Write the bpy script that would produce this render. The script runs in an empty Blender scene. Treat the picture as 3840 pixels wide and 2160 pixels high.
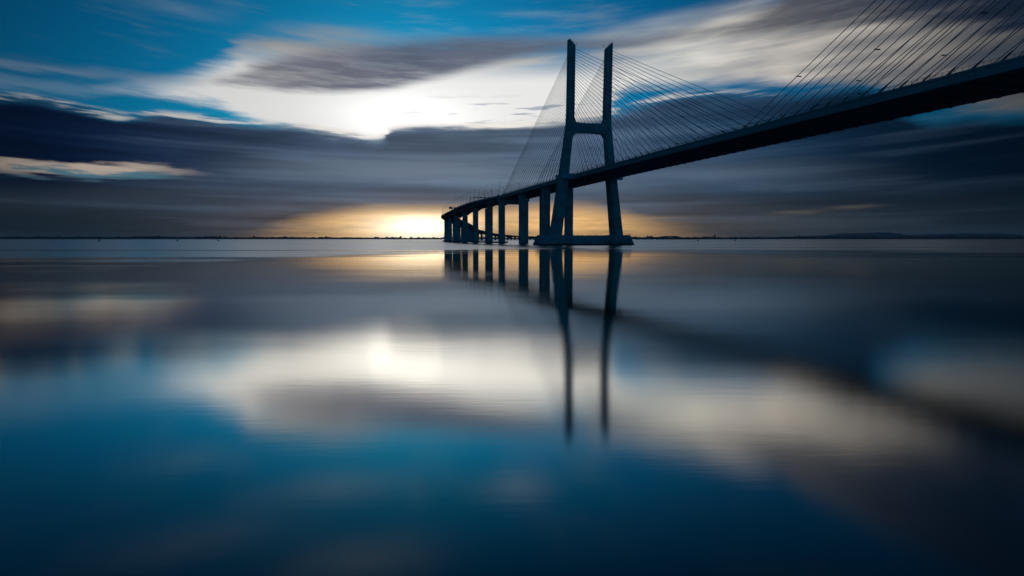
import bpy, math, random
from mathutils import Vector, Matrix

random.seed(7)
R = math.radians
scene = bpy.context.scene
col = scene.collection

# ------------------------------------------------------------------ camera
CAM_H = 4.5
cam_d = bpy.data.cameras.new('camera')
cam_d.sensor_width = 36.0
cam_d.lens = 24.0
cam_d.clip_start = 0.1
cam_d.clip_end = 120000.0
cam = bpy.data.objects.new('camera', cam_d)
col.objects.link(cam)
cam.location = (0.0, 0.0, CAM_H)
cam.rotation_euler = (R(90.0 - 4.122), 0.0, 0.0)
scene.camera = cam

# ------------------------------------------------------------------ exposure
scene.view_settings.view_transform = 'Standard'
scene.view_settings.look = 'None'
scene.view_settings.exposure = 0.0
scene.view_settings.gamma = 1.0
scene.cycles.use_denoising = True
scene.cycles.max_bounces = 6
scene.cycles.glossy_bounces = 3
scene.cycles.diffuse_bounces = 3
scene.cycles.sample_clamp_indirect = 6.0

# ------------------------------------------------------------------ sun: behind the bright cloud, low ahead and to the left
SUN_AZ, SUN_EL = -9.0, 9.8
HAZE = 2.8e-5
sun_d = bpy.data.lights.new('sun', 'SUN')
sun_d.energy = 0.001
sun_d.angle = R(6)
sun_d.color = (1.0, 0.9, 0.76)
sun = bpy.data.objects.new('sun', sun_d)
col.objects.link(sun)
sun.rotation_euler = (R(90 - SUN_EL), 0, R(180 - SUN_AZ))
sun.location = (-300, 1800, 340)

# ------------------------------------------------------------------ sky
world = bpy.data.worlds.new('World')
scene.world = world
world.use_nodes = True
world.cycles.sampling_method = 'MANUAL'
world.cycles.sample_map_resolution = 512
nt = world.node_tree
nt.nodes.clear()


class S:
    """A node socket with arithmetic."""
    tree = None

    def __init__(self, s): self.s = s
    def __add__(a, b): return mth('ADD', a, b)
    __radd__ = __add__
    def __sub__(a, b): return mth('SUBTRACT', a, b)
    def __rsub__(a, b): return mth('SUBTRACT', b, a)
    def __mul__(a, b): return mth('MULTIPLY', a, b)
    __rmul__ = __mul__
    def __truediv__(a, b): return mth('DIVIDE', a, b)


def put(inp, v):
    if isinstance(v, S):
        S.tree.links.new(v.s, inp)
    else:
        inp.default_value = v


def mth(op, a, b=None, c=None, clamp=False):
    n = S.tree.nodes.new('ShaderNodeMath')
    n.operation = op
    n.use_clamp = clamp
    for i, v in enumerate((a, b, c)):
        if v is not None:
            put(n.inputs[i], v)
    return S(n.outputs[0])


def ss(x, lo, hi):
    n = S.tree.nodes.new('ShaderNodeMapRange')
    n.interpolation_type = 'SMOOTHSTEP'
    put(n.inputs['Value'], x)
    put(n.inputs['From Min'], lo)
    put(n.inputs['From Max'], hi)
    return S(n.outputs['Result'])


def lin(x, lo, hi, a=0.0, b=1.0):
    n = S.tree.nodes.new('ShaderNodeMapRange')
    put(n.inputs['Value'], x)
    for k, v in (('From Min', lo), ('From Max', hi), ('To Min', a), ('To Max', b)):
        put(n.inputs[k], v)
    return S(n.outputs['Result'])


def xyz(x, y, z):
    n = S.tree.nodes.new('ShaderNodeCombineXYZ')
    for i, v in enumerate((x, y, z)):
        put(n.inputs[i], v)
    return S(n.outputs[0])


def noise(vec, scale=1.0, detail=3.0, rough=0.5):
    n = S.tree.nodes.new('ShaderNodeTexNoise')
    put(n.inputs['Vector'], vec)
    n.inputs['Scale'].default_value = scale
    n.inputs['Detail'].default_value = detail
    n.inputs['Roughness'].default_value = rough
    return S(n.outputs['Fac'])


def mixc(f, a, b, mode='MIX'):
    n = S.tree.nodes.new('ShaderNodeMix')
    n.data_type = 'RGBA'
    n.blend_type = mode
    n.clamp_factor = True
    put(n.inputs[0], f)
    for i, v in ((6, a), (7, b)):
        put(n.inputs[i], v if isinstance(v, S) else (v[0], v[1], v[2], 1.0))
    return S(n.outputs[2])


def scalec(c, f):
    n = S.tree.nodes.new('ShaderNodeVectorMath')
    n.operation = 'SCALE'
    if isinstance(c, S):
        put(n.inputs[0], c)
    else:
        n.inputs[0].default_value = c
    put(n.inputs['Scale'], f)
    return S(n.outputs[0])


def addc(a, b):
    n = S.tree.nodes.new('ShaderNodeVectorMath')
    n.operation = 'ADD'
    for i, v in enumerate((a, b)):
        put(n.inputs[i], v)
    return S(n.outputs[0])


AZ0, AZ1, EL0, EL1 = -60.0, 60.0, -2.0, 30.0


def profile(azn, pts):
    """Elevation (degrees) of a cloud edge as a curve over azimuth."""
    n = S.tree.nodes.new('ShaderNodeFloatCurve')
    put(n.inputs['Value'], azn)
    m = n.mapping
    m.extend = 'HORIZONTAL'
    cu = m.curves[0]
    P = [((a - AZ0) / (AZ1 - AZ0), (e - EL0) / (EL1 - EL0)) for a, e in pts]
    cu.points[0].location = P[0]
    cu.points[1].location = P[-1]
    for p in P[1:-1]:
        cu.points.new(*p)
    m.update()
    return mth('MULTIPLY_ADD', S(n.outputs[0]), EL1 - EL0, EL0)


def ramp(x, stops):
    """Piecewise-linear colour over azimuth (degrees)."""
    n = S.tree.nodes.new('ShaderNodeValToRGB')
    put(n.inputs[0], x)
    el = n.color_ramp.elements
    lo, hi = AZ0, AZ1
    n.color_ramp.interpolation = 'B_SPLINE' if len(stops) > 3 else 'EASE'
    while len(el) < len(stops):
        el.new(0.5)
    for e, (a, c) in zip(el, stops):
        e.position = (a - lo) / (hi - lo)
        e.color = (c[0], c[1], c[2], 1.0)
    return S(n.outputs[0])


def srgb(r, g, b):
    f = lambda v: (v / 255 / 12.92) if v <= 10 else (((v / 255) + 0.055) / 1.055) ** 2.4
    return (f(r), f(g), f(b))


# cloud edges, (azimuth, elevation) in degrees
BRIGHT_TOP = [(-30.94, 10.23), (-28.7, 10.94), (-25.58, 11.75), (-22.82, 13.29), (-19.93, 15.57), (-16.99, 16.27), (-12.43, 16.43), (-9.3, 15.95), (-4.49, 15.87), (0.39, 15.74), (5.26, 16.03), (10.05, 16.84), (14.68, 17.3), (19.13, 17.7), (24.67, 17.3), (36.03, 16.2)]
BRIGHT_BOT = [(-30.94, 10.3), (-28.72, 10.62), (-26.41, 10.39), (-23.74, 10.04), (-20.96, 9.13), (-17.17, 8.43), (-12.58, 7.67), (-6.17, 7.82), (3.69, 7.84), (7.58, 9.68), (10.11, 12.22), (13.25, 12.17), (16.31, 12.21), (20.72, 12.05), (24.9, 11.48), (28.85, 10.41), (32.5, 9.3), (36.43, 8.6)]
GREY_TOP = [(-24.79, 11.37), (-22.58, 12.02), (-20.29, 13.09), (-17.04, 14.29), (-12.45, 15.16), (-6.1, 15.86), (0.39, 16.1), (6.88, 15.93), (13.18, 16.04), (19.15, 16.69), (24.68, 19.5), (36.05, 23.0)]
GREY_BOT = [(-24.79, 11.45), (-22.59, 11.68), (-20.33, 11.45), (-15.59, 11.54), (-10.94, 11.85), (-7.74, 12.6), (-2.87, 13.88), (0.39, 14.61), (4.3, 15.05), (10.07, 15.2), (16.25, 15.5), (20.64, 15.7), (24.79, 15.6), (29.91, 15.1), (36.24, 13.6)]
BANK_TOP = [(-42.25, 8.78), (-36.39, 9.28), (-34.66, 9.35), (-33.09, 9.21), (-30.75, 8.85), (-29.04, 8.64), (-26.98, 9.0), (-24.86, 8.93), (-21.55, 8.74), (-17.16, 8.79), (-13.19, 8.34), (-10.84, 8.04), (-9.71, 8.94), (-7.78, 9.21), (-2.89, 9.18), (2.04, 9.38), (4.98, 9.66), (8.22, 10.1), (10.77, 10.82), (13.89, 11.27), (17.82, 11.27), (22.16, 10.88), (25.71, 10.79), (27.56, 10.34), (29.12, 9.1), (31.35, 8.2), (33.68, 8.2), (36.46, 7.88), (42.0, 8.6)]
GLOW_TOP = [(-28.0, -1.2), (-22.92, -0.04), (-20.62, 0.33), (-18.23, 1.22), (-15.79, 1.78), (-13.3, 2.15), (-10.75, 2.36), (-6.21, 2.42), (-1.26, 2.54), (5.03, 2.59), (8.3, 2.25), (11.53, 1.45), (15.32, 0.5), (21.0, -1.2)]


def build_sky():
    S.tree = nt
    tc = nt.nodes.new('ShaderNodeTexCoord')
    sep = nt.nodes.new('ShaderNodeSeparateXYZ')
    nt.links.new(tc.outputs['Generated'], sep.inputs[0])
    x, y, z = (S(sep.outputs[i]) for i in range(3))
    deg = 180 / math.pi
    az = mth('ARCTAN2', x, y) * deg
    el = mth('ARCSINE', z) * deg
    # wind-drawn turbulence: long in azimuth, thin in elevation, fanning out to both sides
    fan = az + 5.0
    tilt = el * (1.0 - mth('MINIMUM', fan * fan, 2400.0) * 0.00012)
    n1 = noise(xyz(az * 0.10, tilt * 0.55, 1.7), 1.0, 4.0, 0.55)
    n2 = noise(xyz(az * 0.20, tilt * 1.8, 8.3), 1.0, 4.0, 0.6)
    n3 = noise(xyz(az * 0.055, tilt * 0.30, 4.1), 1.0, 2.0, 0.5)
    n4 = noise(xyz(az * 0.30, tilt * 4.2, 13.0), 1.0, 2.0, 0.5)
    elw = el + (n1 - 0.5) * 1.2 + (n2 - 0.5) * 0.8 + (n4 - 0.5) * 0.22
    azw = az + (n2 - 0.5) * 4.0 + (n1 - 0.5) * 3.0
    azn = lin(azw, AZ0, AZ1)

    # closeness to the hidden sun (stretched: the light spreads along the cloud sheet)
    dx = (az - SUN_AZ) / 17.0
    dy = (el - SUN_EL) / 7.5
    near = mth('EXPONENT', (dx * dx + dy * dy) * -1.0)
    sx_ = (az - SUN_AZ) / 5.5
    sy_ = (el - SUN_EL) / 2.0
    near2 = mth('EXPONENT', (sx_ * sx_ + sy_ * sy_) * -1.0)
    fx = az - (-4.0)
    fy = mth('MAXIMUM', el - 9.0, (el - 9.0) * -0.7) * 1.5
    far = mth('EXPONENT', (fx * fx + fy * fy) * (-1.0 / 760.0))       # wide fall-off away from the sun

    # clear sky
    sky = nt.nodes.new('ShaderNodeTexSky')
    sky.sky_type = 'NISHITA'
    sky.sun_disc = False
    sky.sun_elevation = R(SUN_EL)
    sky.sun_rotation = R(SUN_AZ)
    sky.altitude = 0
    sky.air_density = 1.0
    sky.dust_density = 0.3
    sky.ozone_density = 4.0
    blue = mixc(1.0, S(sky.outputs[0]), (0.02, 0.64, 0.93), 'MULTIPLY')
    blue = scalec(blue, 0.105 * (0.13 + far * 0.63))

    # thin veils in the clear part
    veil = ss(n1 * 0.55 + n2 * 0.45, 0.50, 0.74) * 0.45
    c = mixc(veil * (0.30 + far * 0.7), blue, scalec((0.66, 0.76, 0.86), 0.04 + far * 0.50))

    # a few high wisps above the sheet
    for vx, vy, hx_, hy_, amt in ((-26.0, 16.6, 3.2, 0.5, 0.22), (-14.5, 19.8, 5.0, 0.9, 0.34), (0.6, 20.4, 2.6, 0.8, 0.45), (-13.0, 25.6, 6.0, 1.7, 0.40), (-26.0, 22.5, 7.0, 1.3, 0.20), (2.6, 17.6, 3.2, 0.3, 0.25)):
        ux = (az - vx) / hx_
        uy = (el - vy - (n1 - 0.5) * 1.6 + ux * 0.15) / hy_
        c = mixc(mth('EXPONENT', (ux * ux + uy * uy) * -1.0) * amt * lin(n2, 0.3, 0.65, 0.5, 1.2), c, scalec((0.58, 0.72, 0.86), 0.10 + far * 0.66))

    # bright sheet
    bt = profile(azn, BRIGHT_TOP)
    bb = profile(azn, BRIGHT_BOT)
    mb = ss(elw, bb - 0.6, bb + 0.7) * ss(elw, bt + 0.8, bt - 1.4)
    streak = ss(noise(xyz(az * 0.11, tilt * 0.95, 17.0), 1.0, 2.0, 0.45) * 0.62 + n1 * 0.30 + n4 * 0.08, 0.36, 0.66)
    right = ss(az, 4.0, 20.0)
    high = ss(el, 12.4, 15.2) * (1.0 - right)
    wcol = ramp(azn, [(-40, srgb(200, 215, 228)), (-24, srgb(232, 230, 226)), (-9, (1.0, 1.0, 0.99)), (8, (1.0, 0.99, 0.97)), (17, (1.12, 1.04, 0.93)), (26, (0.55, 0.50, 0.45)), (34, (0.11, 0.115, 0.12)), (46, srgb(35, 42, 52))])
    wcol = scalec(wcol, (0.78 + near * 0.08 + near2 * 0.42) * (1.0 - right * (1.0 - streak) * 0.45) * (1.0 - high * 0.60))
    c = mixc(mb * (1.0 - high * (1.0 - streak) * 0.85) * (1.0 - right * (1.0 - streak) * 0.30), c, wcol)

    # grey streak cloud across the sheet, running into the dark cloud at the upper right
    gt = profile(azn, GREY_TOP)
    gb = profile(azn, GREY_BOT)
    mg = ss(elw, gb - 0.55, gb + 0.45) * ss(elw, gt + 0.7, gt - 0.7)
    mg = mg * lin(n2 * 0.8 + n4 * 0.2, 0.34, 0.55, 0.72, 1.0)
    gcol = ramp(azn, [(-26, srgb(150, 150, 155)), (-16, srgb(94, 97, 112)), (-6, srgb(84, 92, 112)), (4, srgb(104, 112, 128)), (16, srgb(116, 115, 118)), (26, srgb(40, 50, 66)), (36, srgb(12, 26, 46)), (50, srgb(12, 26, 46))])
    gcol = scalec(gcol, lin(n1, 0.3, 0.7, 0.8, 1.25))
    c = mixc(mg * 0.95, c, gcol)

    # small loose scraps inside the bright part
    scr = ss(noise(xyz(az * 0.26, tilt * 2.3, 21.0), 1.0, 2.0, 0.5), 0.56, 0.66) * ss(el, 8.6, 9.6) * ss(el, 11.9, 10.6) * ss(az, -12.0, -4.0) * ss(az, 8.0, 4.0)
    c = mixc(scr * 0.7, c, srgb(140, 152, 170))

    # low bank
    kt = profile(lin(az + (n2 - 0.5) * 3.0, AZ0, AZ1), BANK_TOP)
    kw = el + (n1 - 0.5) * 0.7 + (n2 - 0.5) * 0.7 + (n4 - 0.5) * 0.18
    edge = kt - kw
    soft = lin(n3, 0.3, 0.7, 0.35, 0.95)
    mk = ss(edge, soft * -0.8, soft)
    bank = ramp(lin(az, AZ0, AZ1), [(-46, srgb(1, 8, 24)), (-35, srgb(3, 14, 36)), (-28, srgb(14, 32, 60)), (-19, srgb(48, 64, 86)), (-11, srgb(74, 88, 108)), (-2, srgb(80, 96, 114)), (6, srgb(72, 92, 116)), (14, srgb(42, 68, 94)), (22, srgb(19, 45, 69)), (30, srgb(5, 24, 44)), (38, srgb(1, 11, 25)), (50, srgb(1, 9, 24))])
    low = ramp(lin(az, AZ0, AZ1), [(-46, srgb(10, 24, 32)), (-35, srgb(24, 38, 46)), (-27, srgb(40, 48, 56)), (-20, srgb(72, 68, 70)), (-11, srgb(112, 96, 86)), (-2, srgb(112, 98, 88)), (6, srgb(108, 98, 90)), (14, srgb(84, 80, 79)), (22, srgb(54, 61, 67)), (30, srgb(32, 44, 54)), (38, srgb(16, 30, 40)), (50, srgb(8, 20, 30))])
    kc = mixc(ss(el + (n1 - 0.5) * 2.2 + (n2 - 0.5), 4.8, 0.4), bank, low)
    roll = lin(n3, 0.25, 0.75, 0.78, 1.24) * lin(n1, 0.25, 0.75, 0.80, 1.22) * lin(n2, 0.25, 0.75, 0.90, 1.10)
    lay = noise(xyz(az * 0.045 + n1 * 0.6, tilt * 1.15, 31.0), 1.0, 3.0, 0.55)
    kc = scalec(kc, roll * lin(lay, 0.32, 0.68, 0.76, 1.26))
    kc = mixc(ss(lay, 0.50, 0.70) * 0.22, kc, scalec((0.24, 0.36, 0.52), 0.05 + far * 0.62))
    # paler veils hanging under the bank
    for vx, vy, hx_, hy_, amt in ((-8.5, 5.6, 13.0, 1.1, 0.55), (16.5, 5.2, 10.0, 1.2, 0.38), (-27.0, 2.8, 14.0, 1.0, 0.16)):
        ux = (az - vx) / hx_
        uy = (el - vy + ux * ux * 0.7 + (n1 - 0.5) * 1.5) / hy_
        vm = mth('EXPONENT', (ux * ux + uy * uy) * -1.0)
        kc = mixc(vm * amt, kc, scalec((0.31, 0.39, 0.50), 0.12 + far * 0.56))
    # the light that leaks through its thin upper edge
    kc = scalec(kc, 1.0 + ss(edge, 1.0, 0.0) * far * 0.55)
    c = mixc(mk, c, kc)
    # sunlit rim where the bank meets the bright sky
    rim = ss(edge, -0.55, -0.1) * ss(edge, 0.22, -0.05) * ss(n2 * 0.6 + n4 * 0.4, 0.42, 0.58)
    c = mixc(rim * 0.75 * ss(az, 30.0, 8.0), c, scalec((1.0, 0.93, 0.85), 0.22 + far * 0.75))

    # gap at the left: clear sky and lit cloud below the bank
    gx = (az + 34.0) / 9.6
    gy = (el - 4.85 - (n2 - 0.5) * 1.3 - (n4 - 0.5) * 0.6) / 0.66
    gx = gx + (n1 - 0.5) * 0.9
    gap = ss(gx * gx + gy * gy, 1.25, 0.05)
    gcl = mixc(ss(n2 + (el - 4.85) * 0.2, 0.38, 0.60), srgb(88, 132, 148), srgb(205, 188, 172))
    c = mixc(gap * 0.72, c, scalec(gcl, 0.38 + 0.6 * ss(az, -40.0, -30.0)))

    # small low rifts at the right
    for vx, vy, hx_, hy_ in ((22.6, 2.0, 1.7, 0.16), (26.5, 2.35, 1.6, 0.13), (12.5, 1.75, 2.6, 0.09), (-11.3, 2.75, 1.1, 0.10)):
        ux = (az - vx) / hx_
        uy = (el - vy - (n2 - 0.5) * 0.5 - ux * 0.05) / hy_
        c = mixc(mth('EXPONENT', (ux * ux + uy * uy) * -1.0) * 0.38, c, scalec((0.85, 0.68, 0.50), 0.10 + far * 0.26))

    # low glow: sky seen under the bank
    gl = profile(azn, GLOW_TOP)
    ge = gl - (el + (n2 - 0.5) * 0.9 + (n4 - 0.5) * 0.3)
    mgl = ss(ge, -0.8, 1.0) * lin(n2 * 0.5 + n4 * 0.5, 0.36, 0.56, 0.72, 1.0)
    lx = (az + 9.0) / 10.5
    lum = mth('EXPONENT', lx * lx * -1.0)
    rx = (az - 5.0) / 8.5
    lum2 = mth('EXPONENT', rx * rx * -1.0)
    glow = mth('MAXIMUM', lum, lum2 * 0.92)
    orange = mixc(lum, (0.86, 0.50, 0.19), (1.0, 0.62, 0.26))
    c = mixc(mgl * mth('POWER', glow, 0.8), c, scalec(orange, (0.74 + lum * 0.55 + lum2 * 0.42) * lin(n2, 0.3, 0.7, 0.82, 1.16)))
    # the brightest part of the glow
    cx = (az + 7.6) / 3.6
    cy = (el - 0.7) / 1.25
    core = mth('EXPONENT', (cx * cx + cy * cy) * -1.0)
    c = addc(c, scalec((0.60, 0.66, 0.60), core * ss(ge, -0.3, 0.6) * 2.3))

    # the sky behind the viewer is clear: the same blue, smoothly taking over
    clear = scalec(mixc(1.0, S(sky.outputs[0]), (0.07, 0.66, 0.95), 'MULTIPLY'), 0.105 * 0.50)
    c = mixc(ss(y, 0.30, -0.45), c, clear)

    # below the horizon: dark
    c = mixc(ss(el, -0.1, -1.5), c, (0.01, 0.018, 0.025))
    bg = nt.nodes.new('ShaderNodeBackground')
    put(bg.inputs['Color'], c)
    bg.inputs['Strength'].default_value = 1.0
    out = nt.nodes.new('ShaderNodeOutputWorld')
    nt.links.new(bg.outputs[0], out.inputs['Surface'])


build_sky()

# ------------------------------------------------------------------ materials
MATS = {}


def new_mat(name):
    m = bpy.data.materials.new(name)
    m.use_nodes = True
    S.tree = m.node_tree
    b = m.node_tree.nodes['Principled BSDF']
    MATS[name] = m
    return m, b


def geo_pos():
    g = S.tree.nodes.new('ShaderNodeNewGeometry')
    sp = S.tree.nodes.new('ShaderNodeSeparateXYZ')
    S.tree.links.new(g.outputs['Position'], sp.inputs[0])
    return S(g.outputs['Position']), S(sp.outputs[0]), S(sp.outputs[1]), S(sp.outputs[2])


def bump(b, h, dist, strength=1.0):
    n = S.tree.nodes.new('ShaderNodeBump')
    n.inputs['Strength'].default_value = strength
    n.inputs['Distance'].default_value = dist
    put(n.inputs['Height'], h)
    S.tree.links.new(n.outputs[0], b.inputs['Normal'])


def concrete(name, base, dark, tide=True):
    m, b = new_mat(name)
    p, x, y, z = geo_pos()
    big = noise(p, 0.09, 4.0, 0.6)
    run = noise(xyz(x * 0.9, y * 0.9, z * 0.06), 1.0, 4.0, 0.65)      # vertical run-off stains
    fine = noise(p, 1.7, 3.0, 0.6)
    # casting lifts: each 4 m pour has its own tone
    lift = noise(xyz(x * 0.01, y * 0.01, mth('FLOOR', z / 4.0) * 3.7), 1.0, 0.0, 0.5)
    f = ss(big * 0.5 + run * 0.5, 0.36, 0.64) * 0.65 + ss(lift, 0.35, 0.65) * 0.35
    c = mixc(f, dark, base)
    c = mixc(ss(fine, 0.5, 0.75) * 0.25, c, dark)
    joint = ss(mth('PINGPONG', z, 2.0), 0.10, 0.02)
    c = mixc(joint * 0.4, c, dark)
    if tide:      # algae on the tidal zone
        t = ss(z + (fine - 0.5) * 0.5, 1.15, 0.75)
        c = mixc(t, c, (0.008, 0.010, 0.009))
    put(b.inputs['Base Color'], c)
    b.inputs['Roughness'].default_value = 0.85
    b.inputs['Specular IOR Level'].default_value = 0.25
    bump(b, fine * 0.6 + run * 0.4 - joint * 0.5, 0.12)
    return m


concrete('concrete', (0.40, 0.40, 0.39), (0.17, 0.175, 0.175))
concrete('concrete_edge', (0.36, 0.36, 0.35), (0.24, 0.24, 0.235), False)
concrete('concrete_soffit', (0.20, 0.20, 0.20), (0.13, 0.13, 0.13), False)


def plain(name, c, rough=0.5, metal=0.0, var=0.25, sc=1.5):
    m, b = new_mat(name)
    p, x, y, z = geo_pos()
    f = noise(p, sc, 3.0, 0.6)
    put(b.inputs['Base Color'], mixc(ss(f, 0.3, 0.75) * var, c, tuple(v * 0.35 for v in c)))
    b.inputs['Roughness'].default_value = rough
    b.inputs['Metallic'].default_value = metal
    return m


plain('stay_sheath', (0.62, 0.64, 0.66), 0.45)
plain('painted_steel', (0.16, 0.18, 0.19), 0.5)
plain('dark_steel', (0.06, 0.065, 0.07), 0.5)
plain('galvanised', (0.34, 0.36, 0.38), 0.45, 0.4)
plain('sign_blue', (0.10, 0.22, 0.42), 0.4)
plain('sign_dark', (0.03, 0.03, 0.035), 0.4)
plain('blue_cover', (0.30, 0.40, 0.46), 0.55)
plain('asphalt', (0.05, 0.05, 0.05), 0.9)
plain('lamp_lens', (0.35, 0.36, 0.36), 0.3)
plain('buoy_red', (0.22, 0.03, 0.02), 0.5)
plain('buoy_green', (0.02, 0.10, 0.05), 0.5)
plain('bird_dark', (0.03, 0.03, 0.035), 0.7)
plain('far_land', (0.07, 0.082, 0.075), 1.0, sc=0.01)
plain('far_hill', (0.07, 0.085, 0.095), 1.0, sc=0.002)
plain('far_foliage', (0.045, 0.06, 0.045), 1.0, sc=0.03)
plain('far_wall', (0.32, 0.31, 0.29), 0.9, sc=0.05)
plain('far_roof', (0.20, 0.09, 0.06), 0.9, sc=0.05)
plain('far_window', (0.04, 0.05, 0.06), 0.2, sc=0.05)


def water_mat():
    m, b = new_mat('water')
    p, x, y, z = geo_pos()
    # wind-ruffled water lies beyond an uneven line; calm water lies this side of it
    wob = noise(xyz(x * 0.013, y * 0.004, 0.0), 1.0, 4.0, 0.6)
    wob2 = noise(xyz(x * 0.022, y * 0.035, 3.0), 1.0, 4.0, 0.6)
    line = 245.0 - lin(x, 10.0, 130.0, 0.0, 75.0) - lin(x, -4.0, -60.0, 0.0, 120.0)
    bands = noise(xyz(x * 0.006, y * 0.055, 15.0), 1.0, 3.0, 0.55)       # long horizontal streaks
    feather = noise(xyz(x * 0.12, y * 0.20, 7.0), 1.0, 3.0, 0.6)
    k_ = lin(y, 60.0, 240.0, 0.45, 1.0)
    d = y - line + ((wob - 0.5) * 160.0 + (wob2 - 0.5) * 90.0 + (bands - 0.5) * 260.0 + (feather - 0.5) * 45.0) * k_
    ruf = ss(d, k_ * -110.0, k_ * 90.0)
    # calm slicks running through the ruffled part
    sl = ss(noise(xyz(x * 0.0012, y * 0.021, 9.0), 1.0, 2.0, 0.5), 0.60, 0.68)
    ruf = ruf * (1.0 - sl * 0.55)
    # faint cat's-paws drifting over the calm part
    paw = ss(noise(xyz(x * 0.018, y * 0.055, 12.0), 1.0, 4.0, 0.6), 0.54, 0.70) * ss(y, 55.0, 110.0)
    ruf = mth('MAXIMUM', ruf, paw * 0.30)
    # slow swell patches in the calm part
    patch = noise(xyz(x * 0.03, y * 0.05, 5.0), 1.0, 2.0, 0.5)
    rough = lin(patch, 0.3, 0.7, 0.062, 0.112) * (1.0 - ruf) + mth('POWER', ruf, 1.7) * 0.28 + lin(y, 60.0, 18.0, 0.0, 0.018) * (1.0 - ruf)
    nt_ = m.node_tree
    nt_.nodes.remove(b)
    lw = nt_.nodes.new('ShaderNodeLayerWeight')
    lw.inputs['Blend'].default_value = 0.5
    refl = mth('MINIMUM', 0.02 + 2.75 * mth('POWER', S(lw.outputs['Facing']), 4.6), 1.0)
    gl = nt_.nodes.new('ShaderNodeBsdfGlossy')
    gl.distribution = 'BECKMANN'
    put(gl.inputs['Color'], mixc(mth('POWER', ruf, 1.5), (1.0, 0.955, 0.87), (0.76, 0.78, 0.78)))
    put(gl.inputs['Roughness'], rough)
    # what a long exposure leaves of the swell: faint slow undulation and fine cross-grain
    swell = noise(xyz(x * 0.045, y * 0.10, 2.0), 1.0, 2.0, 0.5)
    grain = noise(xyz(x * 0.55, y * 2.4, 6.0), 1.0, 3.0, 0.6)
    bp = nt_.nodes.new('ShaderNodeBump')
    bp.inputs['Strength'].default_value = 1.0
    bp.inputs['Distance'].default_value = 1.0
    put(bp.inputs['Height'], swell * 0.016 + grain * lin(y, 20.0, 120.0, 0.0010, 0.0))
    nt_.links.new(bp.outputs[0], gl.inputs['Normal'])
    df = nt_.nodes.new('ShaderNodeBsdfDiffuse')
    df.inputs['Color'].default_value = (0.001, 0.016, 0.032, 1)
    mx = nt_.nodes.new('ShaderNodeMixShader')
    put(mx.inputs[0], refl)
    nt_.links.new(df.outputs[0], mx.inputs[1])
    nt_.links.new(gl.outputs[0], mx.inputs[2])
    nt_.links.new(mx.outputs[0], nt_.nodes['Material Output'].inputs['Surface'])
    return m


water_mat()

# ------------------------------------------------------------------ mesh helpers
WORLD = {}          # object name -> world origin


class MB:
    def __init__(self): self.v, self.f = [], []

    def hexa(self, c):
        """c: 8 corners, bottom ring of four then top ring of four, same winding."""
        o = len(self.v)
        self.v += [tuple(p) for p in c]
        self.f += [(o + 3, o + 2, o + 1, o), (o + 4, o + 5, o + 6, o + 7)]
        for i in range(4):
            j = (i + 1) % 4
            self.f.append((o + i, o + j, o + 4 + j, o + 4 + i))
        return self

    def rings(self, rings, cap=True, closed=True):
        """Loft through rings of equal length."""
        o = len(self.v)
        n = len(rings[0])
        for r in rings:
            self.v += [tuple(p) for p in r]
        for k in range(len(rings) - 1):
            a, b = o + k * n, o + (k + 1) * n
            for i in range(n if closed else n - 1):
                j = (i + 1) % n
                self.f.append((a + i, a + j, b + j, b + i))
        if cap:
            self.f.append(tuple(o + i for i in reversed(range(n))))
            e = o + (len(rings) - 1) * n
            self.f.append(tuple(e + i for i in range(n)))
        return self

    def tube(self, a, b, r0, r1=None, n=6):
        a, b = Vector(a), Vector(b)
        r1 = r0 if r1 is None else r1
        d = (b - a).normalized()
        u = d.cross(Vector((0, 0, 1)))
        if u.length < 1e-4:
            u = Vector((1, 0, 0))
        u.normalize()
        w = d.cross(u)
        mk = lambda p, r: [p + (u * math.cos(t) + w * math.sin(t)) * r for t in (2 * math.pi * i / n for i in range(n))]
        return self.rings([mk(a, r0), mk(b, r1)])

    def box(self, c, x, y, z):
        """c centre of the base; x, y half-extent vectors; z full-height vector."""
        c, x, y, z = Vector(c), Vector(x), Vector(y), Vector(z)
        q = [c - x - y, c + x - y, c + x + y, c - x + y]
        return self.hexa(q + [p + z for p in q])

    def build(self, name, mat, parent=None, smooth=False, origin=None):
        xs, ys, zs = zip(*self.v)
        o = Vector(((min(xs) + max(xs)) / 2, (min(ys) + max(ys)) / 2, min(zs))) if origin is None else Vector(origin)
        me = bpy.data.meshes.new(name)
        me.from_pydata([tuple(Vector(p) - o) for p in self.v], [], self.f)
        me.materials.append(MATS[mat])
        if smooth:
            me.polygons.foreach_set('use_smooth', [True] * len(me.polygons))
        ob = bpy.data.objects.new(name, me)
        link(ob, o, parent)
        return ob


def link(ob, o, parent):
    col.objects.link(ob)
    WORLD[ob.name] = Vector(o)
    if parent is not None:
        ob.parent = parent
        ob.location = Vector(o) - WORLD[parent.name]
    else:
        ob.location = o


def tag(ob, label, cat, group=None):
    ob['label'] = label
    ob['category'] = cat
    if group:
        ob['group'] = group
    return ob


def thing(name, loc, label, cat, group=None):
    e = bpy.data.objects.new(name, None)
    e.empty_display_size = 1.0
    link(e, loc, None)
    return tag(e, label, cat, group)


def copy_tree(src, loc, label=None):
    """A copy of a thing with copies of its parts and sub-parts, moved to loc."""
    def rec(o, parent):
        c = o.copy()
        col.objects.link(c)
        c.parent = parent
        for k in o.children:
            rec(k, c)
        return c
    r = rec(src, None)
    r.location = loc
    WORLD[r.name] = Vector(loc)
    if label:
        r['label'] = label
    return r


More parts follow.
